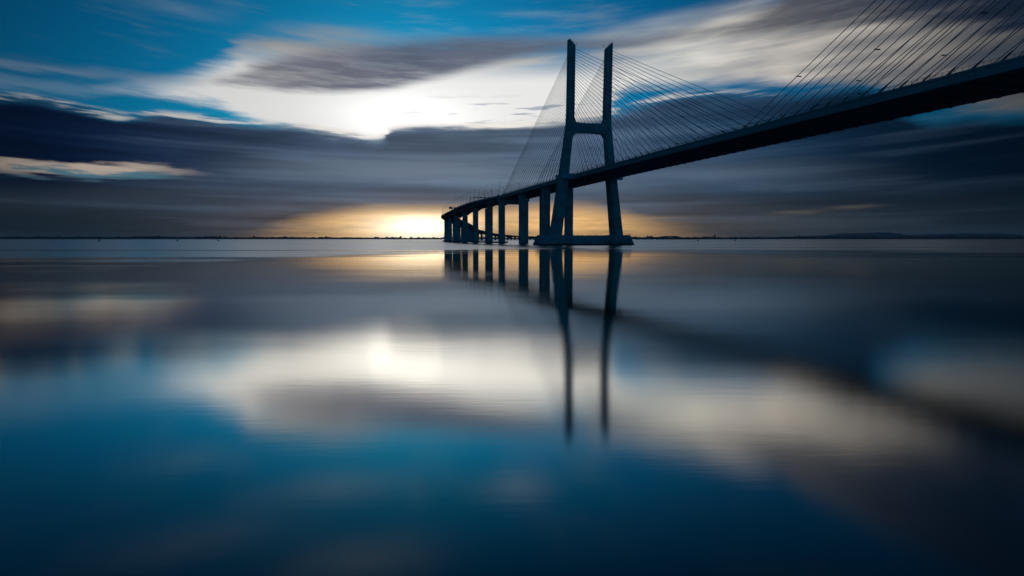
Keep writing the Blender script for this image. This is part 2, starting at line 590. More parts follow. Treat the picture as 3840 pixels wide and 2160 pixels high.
def ordinal(i):
    w = ['first', 'second', 'third', 'fourth', 'fifth', 'sixth', 'seventh', 'eighth', 'ninth', 'tenth', 'eleventh', 'twelfth', 'thirteenth', 'fourteenth', 'fifteenth', 'sixteenth', 'seventeenth', 'eighteenth', 'nineteenth', 'twentieth']
    return w[i] if i < 20 else '%dth' % (i + 1)


# ------------------------------------------------------------------ water
wm = MB()
xs = [-24000, -8000, -1500, -400, 400, 1500, 8000, 24000]
ys = [-8000, -500, 0, 300, 1000, 4000, 15000, 24000]
for yy in ys:
    for xx in xs:
        wm.v.append((xx, yy, 0.0))
for j in range(len(ys) - 1):
    for i in range(len(xs) - 1):
        a = j * len(xs) + i
        wm.f.append((a, a + 1, a + 1 + len(xs), a + len(xs)))
water = wm.build('water', 'water', origin=(0, 0, 0))
water['kind'] = 'structure'

# ------------------------------------------------------------------ far shore and hills


def ridge(name, mat, xs, yfront, depth, height, kind=True):
    m = MB()
    rows = []
    for xx in xs:
        hgt = height(xx)
        yf = yfront(xx)
        rows.append([(xx, yf, -1.0), (xx, yf + depth * 0.02, max(0.6, hgt * 0.55)), (xx, yf + depth * 0.06, hgt), (xx, yf + depth * 0.5, hgt * 0.9), (xx, yf + depth, -1.0)])
    m.rings(rows, cap=False, closed=False)
    o = m.build(name, mat, origin=(0, yfront(0), 0))
    if kind:
        o['kind'] = 'structure'
    return o


def wob(x, seed, amps):
    return sum(a * math.sin(x / w * 2 * math.pi + seed * (i + 1) * 1.7) for i, (a, w) in enumerate(amps))


def shore_h(x):
    base = 22.0 if x < -2500 else (15.0 if x < 800 else 19.0)
    return base + wob(x, 1.3, [(2.5, 1900), (1.6, 640), (0.9, 170)])


sx = [-12000 + 40 * i for i in range(626)]
ridge('far_shore', 'far_land', sx, lambda x: 8000 + wob(x, 2.0, [(250, 5200), (60, 900)]), 2500, shore_h)


def hill_h(x):
    g = lambda c, w, a: a * math.exp(-((x - c) / w) ** 2)
    return 12 + g(8650, 420, 70) + g(8500, 1100, 60) + g(7400, 1100, 38) + g(10400, 900, 95) + g(11400, 700, 80) + g(6000, 1200, 14) + wob(x, 0.7, [(3, 700), (2, 230)])


hx = [4200 + 60 * i for i in range(170)]
ridge('distant_hills', 'far_hill', hx, lambda x: 15500.0, 4500, hill_h)

# trees along the far shore, read only as a ragged edge
tm = MB()
rt = random.Random(3)
for i in range(1500):
    xx = rt.uniform(-7200, 8600)
    yy = 8000 + wob(xx, 2.0, [(250, 5200), (60, 900)]) + rt.uniform(70, 150)
    hh = shore_h(xx) * 0.9
    s = rt.uniform(7, 20)
    t = rt.uniform(4, 9) * (2.2 if rt.random() < 0.10 else 1.0) * (1.0 + 0.8 * max(0.0, math.sin(xx / 310.0) * math.sin(xx / 83.0)))
    ring = lambda r, zz: [(xx + math.cos(a) * r * s * rt.uniform(.8, 1.1), yy + math.sin(a) * r * 6, zz) for a in (0.3, 1.35, 2.4, 3.45, 4.5, 5.5)]
    tm.rings([ring(0.8, hh - 3), ring(1.0, hh + t * 0.45), ring(0.55, hh + t * 0.85), ring(0.12, hh + t)])
o = tm.build('shore_trees', 'far_foliage')
o['kind'] = 'stuff'
tag(o, 'low dark band of trees along the far shore at the horizon', 'trees')

# ------------------------------------------------------------------ the cable-stayed bridge
TH = 0.2658
DV = Vector((math.sin(TH), -math.cos(TH), 0))         # along the deck, towards the camera
NV = Vector((math.cos(TH), math.sin(TH), 0))          # across the deck, away from the camera
P0 = Vector((41.84, 491.4, 0))
WC = 14.4                                             # centre line of the deck
S0, S1 = -204.0, 640.0


def at(s, w, z):
    return P0 + DV * s + NV * w + Vector((0, 0, z))


def deck_z(s):
    return 50.23 - 1.677e-5 * (s - 210) ** 2


bridge = thing('cable_stayed_bridge', at(0, WC, 0), 'cable stayed concrete road bridge with tall H shaped pylons and fans of stay cables', 'bridge')


def stations(a, b, step):
    n = max(1, int(round((b - a) / step)))
    return [a + (b - a) * i / n for i in range(n + 1)]


def strip(name, mat, prof, sts, parent, smooth=False):
    """Extrude a (w, dz) profile along the deck."""
    m = MB()
    m.rings([[at(s, w, deck_z(s) + dz) for w, dz in prof] for s in sts])
    return m.build(name, mat, parent, smooth)


ST = stations(S0 + 0.4, S1, 12)
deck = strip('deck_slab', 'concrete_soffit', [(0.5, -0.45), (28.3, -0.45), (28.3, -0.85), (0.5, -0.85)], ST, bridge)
strip('road_surface', 'asphalt', [(1.9, -0.30), (26.9, -0.30), (26.9, -0.447), (1.9, -0.447)], ST, deck)
for w0, w1 in ((-0.35, 1.85), (26.95, 29.15)):
    e = strip('edge_beam', 'concrete_edge', [(w0, -0.55 if w0 < 0 else 0.0), (w0, 0.0), (w1, 0.0), (w1, -2.7), (w0, -2.7)] if w0 > 0 else [(w0, 0.0), (w1, 0.0), (w1, -2.7), (w0, -2.7)], ST, bridge)
    # thin coping that overhangs the fascia
    o_ = -0.62 if w0 < 0 else 29.17
    strip('coping', 'concrete_edge', [(o_, 0.22), (o_ + 0.25, 0.22), (o_ + 0.25, -0.42), (o_, -0.42)], ST, e)
# the concrete median barrier
strip('median_barrier', 'concrete_edge', [(14.1, 0.55), (14.7, 0.55), (14.85, -0.297), (13.95, -0.297)], ST, deck)

# transverse floor beams, one at each pair of stays
sb = S0 + 6
while sb < S1 - 2:
    m = MB()
    z = deck_z(sb)
    prof = [(0.9, -0.85), (27.9, -0.85), (28.9, -2.75), (27.6, -3.25), (14.4, -3.05), (1.2, -3.25), (-0.1, -2.75)]
    m.rings([[at(sb + q, w, z + dz) for w, dz in prof] for q in (-0.3, 0.3)])
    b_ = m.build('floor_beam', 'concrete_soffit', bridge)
    sb += 8.15

# railings
for w0 in (-0.42, 29.22):
    m = MB()
    s = S0 + 1
    while s < 470:
        z = deck_z(s)
        m.box(at(s, w0, z + 0.2), DV * 0.05, NV * 0.035, (0, 0, 1.05))
        s += 2.1
    for dz, r in ((1.25, 0.045), (0.95, 0.025), (0.68, 0.025), (0.42, 0.025)):
        m.rings([[at(q, w0 + a, deck_z(q) + dz + b) for a, b in ((-r, -r), (r, -r), (r, r), (-r, r))] for q in stations(S0 + 1, 470, 16)])
    m.build('railing', 'galvanised', bridge)

# pylons: front elevation is (half distance from the centre line, height)
LEAN = lambda z: 14.1 - 0.0137 * (144 - z)


def leg_section(z):
    tab = [(0.0, 21.3, 27.5, 5.9), (8.0, 20.3, 26.5, 5.6), (45.0, 16.0, 21.6, 4.5), (63.0, 14.4, 19.2, 4.0), (75.0, 13.1, 17.7, 3.7), (86.0, 12.0, 16.5, 3.45), (98.0, 11.85, 16.3, 3.3), (144.0, 12.05, 16.4, 2.9)]
    for a, b in zip(tab, tab[1:]):
        if a[0] <= z <= b[0]:
            t = (z - a[0]) / (b[0] - a[0])
            return [a[i] + (b[i] - a[i]) * t for i in (1, 2, 3)]
    return tab[-1][1:]


ANCH = [137.8 - 1.9 * i for i in range(16)] + [107.0, 104.6, 102.1, 99.4, 96.3, 92.8, 89.0, 84.9]
ANCH_MAIN = [212.4 - 8.15 * i for i in range(24)]
ANCH_SIDE = [199.0, 195.0, 191.0, 186.5] + [180.0 - 8.1 * i for i in range(20)]
LAMP_S = [-159.7, -124.3, -81.0, -40.2, 36.6, 76.8, 119.8, 156.0, 240.1, 276.6, 318.7, 358.0, 396.0]


def pylon(sc):
    """One H pylon centred on station sc."""
    for sg in (-1, 1):
        m = MB()
        rings = []
        zs = [3.0, 8, 16, 24, 32, 40, 45, 54, 63, 69, 75, 80, 86, 92, 98, 110, 120, 130, 139.6]
        for z in zs + ['top']:
            top = z == 'top'
            zz = 141.5 if top else z
            hi, ho, hs = leg_section(zz)
            cw = LEAN(zz)
            ch = 0.55                      # chamfered outer corners
            wo, wi = cw + sg * ho, cw + sg * hi
            pr = [(wi, -hs), (wo - sg * ch, -hs), (wo, -hs + ch), (wo, hs - ch), (wo - sg * ch, hs), (wi, hs)]
            if sg > 0:
                pr = pr[::-1]
            ztop = lambda w: 139.9 + (abs(w - cw) - hi) / (ho - hi) * 4.1
            rings.append([at(sc + q, w, ztop(w) if top else zz) for w, q in pr])
        m.rings(rings)
        leg = m.build('pylon_leg', 'concrete', bridge)
        # recessed strip of anchor boxes on both long faces
        for fs in (-1, 1):
            for k, z in enumerate(ANCH):
                hi, ho, hs = leg_section(z)
                mm = MB()
                wq = 0.25 if sg < 0 else 28.8
                c = at(sc + fs * (hs + 0.12), wq, z - 0.45)
                mm.box(c, DV * 0.16, NV * 0.34, (0, 0, 0.8))
                mm.build('anchor_box', 'dark_steel', leg)
        # maintenance rail, antenna and obstruction lamp on the sloping top
        hi, ho, hs = leg_section(144)
        cw = LEAN(144)
        mm = MB()
        for t in (0.15, 0.4, 0.65, 0.9):
            w = cw + sg * (hi + (ho - hi) * t)
            zt = 139.9 + 4.1 * t
            for q in (-hs + 0.4, hs - 0.4):
                mm.tube(at(sc + q, w, zt - 0.1), at(sc + q, w, zt + 1.15), 0.05)
        for q in (-hs + 0.4, hs - 0.4):
            mm.tube(at(sc + q, cw + sg * (hi + (ho - hi) * .15), 139.9 + .615 + 1.1), at(sc + q, cw + sg * (hi + (ho - hi) * .9), 139.9 + 3.69 + 1.1), 0.05)
        mm.build('top_rail', 'dark_steel', leg)
        mm = MB()
        w = cw + sg * (ho - 0.3)
        mm.tube(at(sc, w, 143.4), at(sc, w, 147.2), 0.06, 0.02)
        mm.build('lightning_rod', 'dark_steel', leg)
        mm = MB()
        w = cw + sg * (hi - 0.1)
        mm.tube(at(sc, w + sg * 0.6, 140.4), at(sc, w - sg * 1.6, 140.5), 0.07)
        mm.tube(at(sc, w - sg * 1.6, 140.3), at(sc, w - sg * 1.6, 141.4), 0.07)
        mm.tube(at(sc, w - sg * 1.6, 141.4), at(sc, w - sg * 1.6, 142.1), 0.22, 0.18)
        mm.build('obstruction_lamp', 'dark_steel', leg)
    # crossbeam, arched above and below, with fillets to the legs
    m = MB()
    rings = []
    n = 28
    for i in range(n + 1):
        t = -1 + 2 * i / n
        t = math.copysign(abs(t) ** 0.75, t)
        up = 86.4 + 0.6 * t * t + 5.2 * max(0, (abs(t) - 0.80) / 0.20) ** 2.6
        dn = 79.9 - 0.7 * t * t - 5.0 * max(0, (abs(t) - 0.74) / 0.26) ** 2.4
        def half(z): return leg_section(z)[0] + 0.25
        hs = 2.9
        rings.append([at(sc - hs, LEAN(82) + t * half(dn), dn), at(sc - hs, LEAN(87) + t * half(up), up), at(sc + hs, LEAN(87) + t * half(up), up), at(sc + hs, LEAN(82) + t * half(dn), dn)])
    m.rings(rings)
    m.build('crossbeam', 'concrete', bridge)
    # collars that hold the deck against each leg, fore and aft
    for sg in (-1, 1):
        for fs in (-1, 1):
            m = MB()
            a, b_ = (-8.6, -0.66) if sg < 0 else (29.47, 36.6)
            z0 = deck_z(sc) - 2.85
            s0, s1 = sorted((sc + fs * 5.0, sc + fs * 8.4))
            c = [at(s0, a, z0), at(s1, a, z0), at(s1, b_, z0), at(s0, b_, z0)]
            m.hexa(c + [p + Vector((0, 0, 3.6)) for p in c])
            m.build('deck_collar', 'blue_cover', bridge)
    # ship-impact footing: a long tie wall and a battered block round each leg
    m = MB()
    cwb = LEAN(3)
    a, b_ = cwb - 16.0, cwb + 16.0
    rr = []
    for z, g in ((-6, 1.0), (0, 0.6), (6.2, 0.0), (6.9, 0.0)):
        rr.append([at(sc - 7 - g, a, z), at(sc + 7 + g, a, z), at(sc + 7 + g, b_, z), at(sc - 7 - g, b_, z)])
    m.rings([list(reversed(r)) for r in rr])
    foot = m.build('footing_wall', 'concrete', bridge)
    for sg in (-1, 1):
        cw = cwb + sg * 23.6
        inn, out = cw - sg * 8.5, cw + sg * (11.6 if sg > 0 else 15.0)
        m = MB()
        rr = []
        for z, k, ko in ((-6, 1.06, 3.6), (0.0, 1.0, 2.9), (6.6, 0.84, 0.3), (7.2, 0.80, 0.0)):
            hs = 11.0 * k
            o2 = out - sg * (2.9 - ko)
            i2 = inn + sg * (1 - k) * 6
            tip = 4.2
            pr = [(i2, hs - 3), (i2 + sg * 3, hs), (o2 - sg * tip, hs), (o2, hs - 4.5), (o2, -hs + 4.5), (o2 - sg * tip, -hs), (i2 + sg * 3, -hs), (i2, -hs + 3)]
            if sg < 0:
                pr = pr[::-1]
            rr.append([at(sc + q, w, z) for w, q in pr])
        m.rings([list(reversed(r)) for r in rr])
        fb = m.build('footing_block', 'concrete', foot)
        # battered buttresses on the camera side
        for k in (-5.6, 0.3, 6.0):
            mm = MB()
            c0 = cw + k
            lo = [at(sc + 8.6, c0 - 1.5, 0.2), at(sc + 12.4, c0 - 1.1, 0.2), at(sc + 12.4, c0 + 1.1, 0.2), at(sc + 8.6, c0 + 1.5, 0.2)]
            hi_ = [at(sc + 8.3, c0 - 0.9, 6.9), at(sc + 9.3, c0 - 0.7, 6.9), at(sc + 9.3, c0 + 0.7, 6.9), at(sc + 8.3, c0 + 0.9, 6.9)]
            mm.hexa([lo[i] for i in (0, 1, 2, 3)] + [hi_[i] for i in (0, 1, 2, 3)])
            mm.build('buttress', 'concrete', foot)


for sc in (0.0, 420.0):
    pylon(sc)

# stay cables: two planes, both sides of each pylon
LAMP_POS = []
for sc in (0.0, 420.0):
    for wq in (0.25, 28.8):
        for dirn in (1, -1):
            main = (dirn == 1) == (sc == 0.0)
            an = ANCH_MAIN if main else ANCH_SIDE
            for k in range(24):
                z = ANCH[k]
                hs = leg_section(z)[2]
                sd = sc + dirn * an[k]
                wd = 0.35 if wq < 1 else 28.55
                a = at(sc + dirn * (hs + 0.1), wq, z)
                b = at(sd, wd, deck_z(sd) + 0.05)
                m = MB()
                m.tube(a, b, 0.135, n=6)
                stay = m.build('stay_cable', 'stay_sheath', bridge, True)
                d = (a - b).normalized()
                m = MB()
                m.tube(b - d * 0.3, b + d * 3.4, 0.27, 0.25, n=8)
                m.tube(b + d * 3.4, b + d * 4.2, 0.20, 0.15, n=8)
                m.build('anchor_tube', 'dark_steel', stay, True)
                # where does this stay cross lamp height?
                t = (64.6 - b.z) / (a.z - b.z)
                if 0 < t < 1:
                    LAMP_POS.append((wq, sc + dirn * hs + (sd - sc - dirn * hs) * (1 - t), b + (a - b) * t))

# piers of the side span and the expansion piers at the ends
for s_, w_, wid, dep in ((-70.5, 1.4, 6.2, 5.0), (-139.0, 1.4, 6.2, 5.0), (-206.6, -0.75, 5.0, 5.6), (490.5, 1.4, 6.2, 5.0), (559.0, 1.4, 6.2, 5.0)):
    exp_ = w_ < 0
    for side in (0, 1):
        wa = w_ if side == 0 else 2 * WC - w_ - wid
        top = deck_z(s_) + (0.9 if exp_ else -3.4)
        m = MB()
        rr = []
        ch = 0.4
        for z in (-6.0, top):
            x0, x1, h = wa, wa + wid, dep / 2
            pr = [(x0 + ch, -h), (x1 - ch, -h), (x1, -h + ch), (x1, h - ch), (x1 - ch, h), (x0 + ch, h), (x0, h - ch), (x0, -h + ch)]
            rr.append([at(s_ + q, w, z) for w, q in pr])
        if exp_:
            # the part beside the deck carries on up; the rest stops under the deck
            rr[1] = [at(s_ + q, w, deck_z(s_) - 3.4) for w, q in pr]
            m.rings([list(reversed(r)) for r in rr])
            colu = m.build('pier_column', 'concrete', bridge)
            m = MB()
            wb = -0.78 if side == 0 else 29.45
            c = [at(s_ - 2.75, wb - 0.9 * (1 - side), deck_z(s_) - 5), at(s_ + 2.75, wb - 0.9 * (1 - side), deck_z(s_) - 5), at(s_ + 2.75, wb + 0.9 * side, deck_z(s_) - 5), at(s_ - 2.75, wb + 0.9 * side, deck_z(s_) - 5)]
            m.hexa(c + [p + Vector((0, 0, 6.1)) for p in c])
            m.build('pier_upstand', 'concrete', colu)
        else:
            m.rings([list(reversed(r)) for r in rr])
            m.build('pier_column', 'concrete', bridge)
    if exp_:
        m = MB()
        c = [at(s_ - 4, -1.6, -5), at(s_ + 4, -1.6, -5), at(s_ + 4, 30.4, -5), at(s_ - 4, 30.4, -5)]
        m.hexa(c + [p + Vector((0, 0, 4.6)) for p in c])
        m.build('pile_cap', 'concrete', bridge)
        m = MB()
        c = [at(s_ - 2.4, 4.3, deck_z(s_) - 8.2), at(s_ + 2.4, 4.3, deck_z(s_) - 8.2), at(s_ + 2.4, 24.5, deck_z(s_) - 8.2), at(s_ - 2.4, 24.5, deck_z(s_) - 8.2)]
        m.hexa(c + [p + Vector((0, 0, 4.6)) for p in c])
        m.build('pier_head_beam', 'concrete', bridge)

# ------------------------------------------------------------------ the curved approach viaduct
EDGE = [(-12.9, 690.0, 47.2), (-31.0, 742, 46.6), (-50.1, 810, 46.5), (-69.7, 897, 45.7), (-88.0, 989, 44.5), (-104.7, 1072, 43.3), (-118.7, 1150, 41.8), (-123.5, 1205, 40.8), (-125.0, 1250, 40.0), (-124.5, 1310, 39.2), (-122.0, 1400, 38.0), (-120.0, 1500, 36.2), (-120.0, 1640, 33.5), (-117.0, 1790, 28.6), (-109.0, 1920, 26.6), (-99.7, 2000, 23.6), (-83.6, 2110, 21.0), (-63.8, 2240, 18.2), (-44.5, 2360, 17.2), (-24.4, 2480, 16.3), (21.0, 2720, 14.9), (117.0, 3100, 14.6), (300, 3480, 12.5), (500, 3760, 11.0), (708, 4000, 10.2), (790, 4090, 10.4), (868, 4180, 12.5), (930, 4270, 19.0), (992, 4370, 22.5), (1050, 4460, 20.5), (1123, 4580, 12.0), (1230, 4750, 9.6), (1420, 5050, 9.0), (1900, 5900, 9.0), (2600, 7200, 9.0), (3150, 8300, 12.0)]


def catmull(P, sub):
    out = []
    V = [Vector(p) for p in P]
    V = [V[0] * 2 - V[1]] + V + [V[-1] * 2 - V[-2]]
    for i in range(1, len(V) - 2):
        p0, p1, p2, p3 = V[i - 1:i + 3]
        for k in range(sub):
            t = k / sub
            out.append(0.5 * ((2 * p1) + (p2 - p0) * t + (2 * p0 - 5 * p1 + 4 * p2 - p3) * t * t + (3 * p1 - p0 - 3 * p2 + p3) * t ** 3))
    out.append(V[-2])
    return out


fine = catmull(EDGE, 24)
cum = [0.0]
for a, b in zip(fine, fine[1:]):
    cum.append(cum[-1] + (b - a).length)
VL = cum[-1]


def vpos(L):
    L = min(max(L, 0), VL - 0.01)
    lo, hi = 0, len(cum) - 1
    while hi - lo > 1:
        mid = (lo + hi) // 2
        if cum[mid] <= L:
            lo = mid
        else:
            hi = mid
    t = (L - cum[lo]) / (cum[hi] - cum[lo])
    return fine[lo].lerp(fine[hi], t)


def vfr(L):
    """Point on the near edge, forward and right directions (in plan)."""
    p = vpos(L)
    f = vpos(L + 18) - vpos(L - 18)
    f.z = 0
    f.normalize()
    return p, f, Vector((f.y, -f.x, 0))


def vat(L, w, dz, ahead=0.0):
    p, f, r = vfr(L)
    return p + r * w + f * ahead + Vector((0, 0, dz))


viaduct = thing('approach_viaduct', (vpos(0).x, vpos(0).y, 0), 'long concrete viaduct curving away over the water on paired pier columns', 'viaduct')
# pier stations: the near ones as spaced in view, then every 80 m
PIERS = [cum[24 * i] for i in range(1, 7)]
while PIERS[-1] + 79 < VL - 40:
    PIERS.append(PIERS[-1] + 79)
ALLP = [0.0] + PIERS + [VL]


def depth_at(L):
    for a, b in zip(ALLP, ALLP[1:]):
        if a <= L <= b:
            t = abs((L - a) / (b - a) * 2 - 1)
            return 3.9 + 2.4 * t ** 2.2
    return 3.5


vs = []
L = 0.0
while L < VL:
    vs.append(L)
    L += 6.5 if L < 900 else (13 if L < 2000 else 40)
vs.append(VL)


def vstrip(name, mat, prof, parent, sts):
    m = MB()
    m.rings([[vat(q, w, dz) for w, dz in (prof(q) if callable(prof) else prof)] for q in sts])
    return m.build(name, mat, parent)


vd = vstrip('deck_slab', 'concrete_edge', [(0, 0), (29, 0), (29, -0.9), (27.4, -1.3), (1.6, -1.3), (0, -0.9)], viaduct, vs)
vstrip('road_surface', 'asphalt', [(1.2, 0.06), (27.8, 0.06), (27.8, 0.004), (1.2, 0.004)], vd, vs)
for w0 in (-0.12, 28.82):
    vstrip('parapet', 'concrete_edge', [(w0, 0.75), (w0 + 0.3, 0.75), (w0 + 0.3, -0.95), (w0, -0.95)], viaduct, vs)
for w0 in (3.3, 17.3):
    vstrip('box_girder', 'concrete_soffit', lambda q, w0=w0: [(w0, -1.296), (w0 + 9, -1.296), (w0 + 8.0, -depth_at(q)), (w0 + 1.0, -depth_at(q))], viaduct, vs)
# parapet railing on the near stretch
for w0 in (0.03, 28.97):
    m = MB()
    for dz in (1.05, 1.35):
        m.rings([[vat(q, w0 + a, dz + b) for a, b in ((-.05, -.05), (.05, -.05), (.05, .05), (-.05, .05))] for q in vs if q < 1000])
    q = 2.0
    while q < 700:
        p = vat(q, w0, 0.7)
        m.tube(p, p + Vector((0, 0, 0.68)), 0.05, n=4)
        q += 3.0
    m.build('parapet_railing', 'galvanised', viaduct)

for i, L in enumerate(PIERS):
    p, f, r = vfr(L)
    if p.z > 8 and L < VL - 500:
        m = MB()
        c0 = vat(L, 0, 0)
        c0.z = 0
        zc = 1.7 if L < 1500 else 1.2
        m.box(c0 + r * 14.5 + Vector((0, 0, -5)), r * 12.4, f * 3.2, (0, 0, 5 + zc))
        cap = m.build('pile_cap', 'concrete', viaduct)
    for w0 in (4.9, 18.8):
        m = MB()
        top = p.z - depth_at(L) + 0.05
        hw, hd, ch = 2.7, 1.75, 0.35
        pr = [(-hw + ch, -hd), (hw - ch, -hd), (hw, -hd + ch), (hw, hd - ch), (hw - ch, hd), (-hw + ch, hd), (-hw, hd - ch), (-hw, -hd + ch)]
        base = Vector((p.x, p.y, 0)) + r * (w0 + 2.7)
        m.rings([[base + r * a + f * b + Vector((0, 0, z)) for a, b in pr] for z in (0.5, top)])
        m.build('pier_column', 'concrete', cap)

# ------------------------------------------------------------------ street lamps on the viaduct


def lamp_thing(L, side, label):
    w0 = 0.9 if side == 0 else 28.1
    sg = 1 if side == 0 else -1
    p, f, r = vfr(L)
    b = vat(L, w0, 0.07)
    t = thing('street_lamp', b, label, 'street lamp', 'street lamps along the viaduct')
    top = b + r * sg * 1.35 + Vector((0, 0, 14.4))
    m = MB()
    m.tube(b, top, 0.19, 0.11)
    m.build('pole', 'galvanised', t, True)
    m = MB()
    tip = top + r * sg * 1.5 + Vector((0, 0, 0.25))
    m.tube(top - Vector((0, 0, 0.1)), tip, 0.07, 0.06)
    m.build('arm', 'galvanised', t, True)
    m = MB()
    c = tip + r * sg * 0.45 - Vector((0, 0, 0.16))
    m.rings([[c + r * a * k + f * bb * k + Vector((0, 0, z)) for a, bb in ((-.75, -.22), (.75, -.16), (.75, .16), (-.75, .22))] for z, k in ((0, 0.85), (0.14, 1.0), (0.3, 0.6))])
    m.build('lamp_head', 'painted_steel', t)
    m = MB()
    m.box(b - Vector((0, 0, 0.02)), r * 0.3, f * 0.3, (0, 0, 0.25))
    m.build('base_plate', 'painted_steel', t)
    return t


L = 4.0
k = 0
while L < 1150:
    lamp_thing(L, 0, '%s street lamp from the end of the stays, near side of the curved viaduct' % ordinal(k))
    L += 25.5 if L < 300 else 30
    k += 1
L = 14.0
k = 0
while L < 1150:
    lamp_thing(L, 1, '%s street lamp from the end of the stays, far side of the curved viaduct' % ordinal(k))
    L += 27 if L < 300 else 33
    k += 1
L = 1250.0
k = 0
while L < 2500:
    for side, w in ((0, 'left'), (1, 'right')):
        lamp_thing(L + 7 * side, side, '%s street lamp on the %s edge of the low distant stretch of viaduct' % (ordinal(k), w))
    L += 62
    k += 1

# lamps on the far side of the side span, and the lamps clamped to the stays
for side, wq in (('near', 0.25), ('far', 28.8)):
    for i, ls in enumerate(LAMP_S):
        cand = [q for q in LAMP_POS if abs(q[0] - wq) < 1]
        q = min(cand, key=lambda c: abs(c[1] - ls))
        P = q[2]
        where = ('%s lamp clamped to the %s plane of stays, counted from the viaduct' % (ordinal(i), side))
        t = thing('cable_lamp', P, where, 'lamp', 'lamps clamped to the stay cables')
        sg = 1 if wq < 1 else -1
        m = MB()
        m.tube(P - NV * sg * 0.9, P + NV * sg * 0.9 + Vector((0, 0, 0.1)), 0.05)
        m.build('arm', 'galvanised', t)
        m = MB()
        c = P + NV * sg * 1.2 - Vector((0, 0, 0.12))
        m.rings([[c + NV * a * kk + DV * bb * kk + Vector((0, 0, z)) for a, bb in ((-.7, -.3), (.7, -.22), (.7, .22), (-.7, .3))] for z, kk in ((0, 0.8), (0.16, 1.0), (0.36, 0.55))])
        m.build('lamp_head', 'painted_steel', t)
        m = MB()
        m.tube(P - Vector((0, 0, 0.3)), P + Vector((0, 0, 0.3)), 0.2, n=8)
        m.build('clamp', 'dark_steel', t)

# small floodlights on brackets on the near railing
for i in range(22):
    s = -150 + 20.0 * i + 4.4
    z = deck_z(s)
    b = at(s, -0.5, z + 1.27)
    t = thing('rail_floodlight', b, '%s small floodlight box on the near railing, counted from the viaduct end' % ordinal(i), 'floodlight', 'floodlights on the near railing')
    m = MB()
    m.box(b - DV * 0.35 + Vector((0, 0, 0.1)), DV * 0.32, NV * 0.25, (0, 0, 0.5))
    m.build('lamp_box', 'dark_steel', t)
    m = MB()
    m.tube(b - DV * 0.4 + Vector((0, 0, 0.3)), b + DV * 1.9, 0.05)
    m.build('arm', 'dark_steel', t)

# ------------------------------------------------------------------ gantry and direction signs on the viaduct
GL = cum[24 * 2] - 3
p, f, r = vfr(GL)
g = thing('sign_gantry', vat(GL, 0.6, 0.07), 'steel gantry spanning the viaduct road with a row of small dark signal boxes', 'sign gantry')
m = MB()
for a in (-0.35, 0.35):
    m.tube(vat(GL, 0.7, 0.0) + f * a, vat(GL, 0.7, 7.0) + f * a, 0.16)
for k in range(7):
    z = 0.4 + k
    m.tube(vat(GL, 0.7, z) + f * (-0.35 if k % 2 else 0.35), vat(GL, 0.7, z + 0.95) + f * (0.35 if k % 2 else -0.35), 0.07)
m.box(vat(GL, 0.7, 0.0), r * 0.25, f * 0.1, (0, 0, 7.3))
m.build('post', 'galvanised', g)
m = MB()
m.tube(vat(GL, 23.3, 0.0), vat(GL, 23.3, 6.6), 0.28)
m.build('post', 'galvanised', g)
m = MB()
for z in (5.6, 6.4):
    m.tube(vat(GL, 0.7, z), vat(GL, 23.3, z), 0.11)
for k in range(22):
    w = 0.9 + k * 1.01
    m.tube(vat(GL, w, 5.6), vat(GL, w + 1.0, 6.4) if k % 2 else vat(GL, w + 0.02, 6.4), 0.05)
m.build('beam', 'dark_steel', g)
for w in (5.8, 9.4, 12.6, 15.0, 18.2, 22.0):
    m = MB()
    m.box(vat(GL, w, 6.1) - f * 0.28, r * 0.85, f * 0.15, (0, 0, 1.3))
    m.build('signal_box', 'sign_dark', g)

SL = cum[24 * 4] + 38
for i, (w0, wid, hgt, dl, lab) in enumerate(((1.2, 5.6, 3.3, 0.0, 'larger of the two pale blue sign panels on the curved viaduct'), (8.3, 4.6, 2.7, 0.0, 'smaller pale blue sign panel beside the larger one on the curved viaduct'))):
    pb = vat(SL, w0 + wid / 2, 0.07)
    t = thing('direction_sign', pb, lab, 'road sign')
    for q in (0.12, 0.88):
        m = MB()
        m.tube(vat(SL, w0 + wid * q, 0.0), vat(SL, w0 + wid * q, 8.0), 0.11)
        m.build('post', 'dark_steel', t)
    p, f, r = vfr(SL)
    m = MB()
    m.box(vat(SL, w0 + wid / 2, 4.9) - f * 0.22, r * wid / 2, f * 0.06, (0, 0, hgt))
    pan = m.build('panel', 'sign_blue', t)
    m = MB()
    for z in (5.3, 4.9 + hgt - 0.5):
        m.box(vat(SL, w0 + wid / 2, z) - f * 0.34, r * (wid / 2 - 0.1), f * 0.05, (0, 0, 0.16))
    m.build('stiffener', 'galvanised', pan)

# ------------------------------------------------------------------ buoys


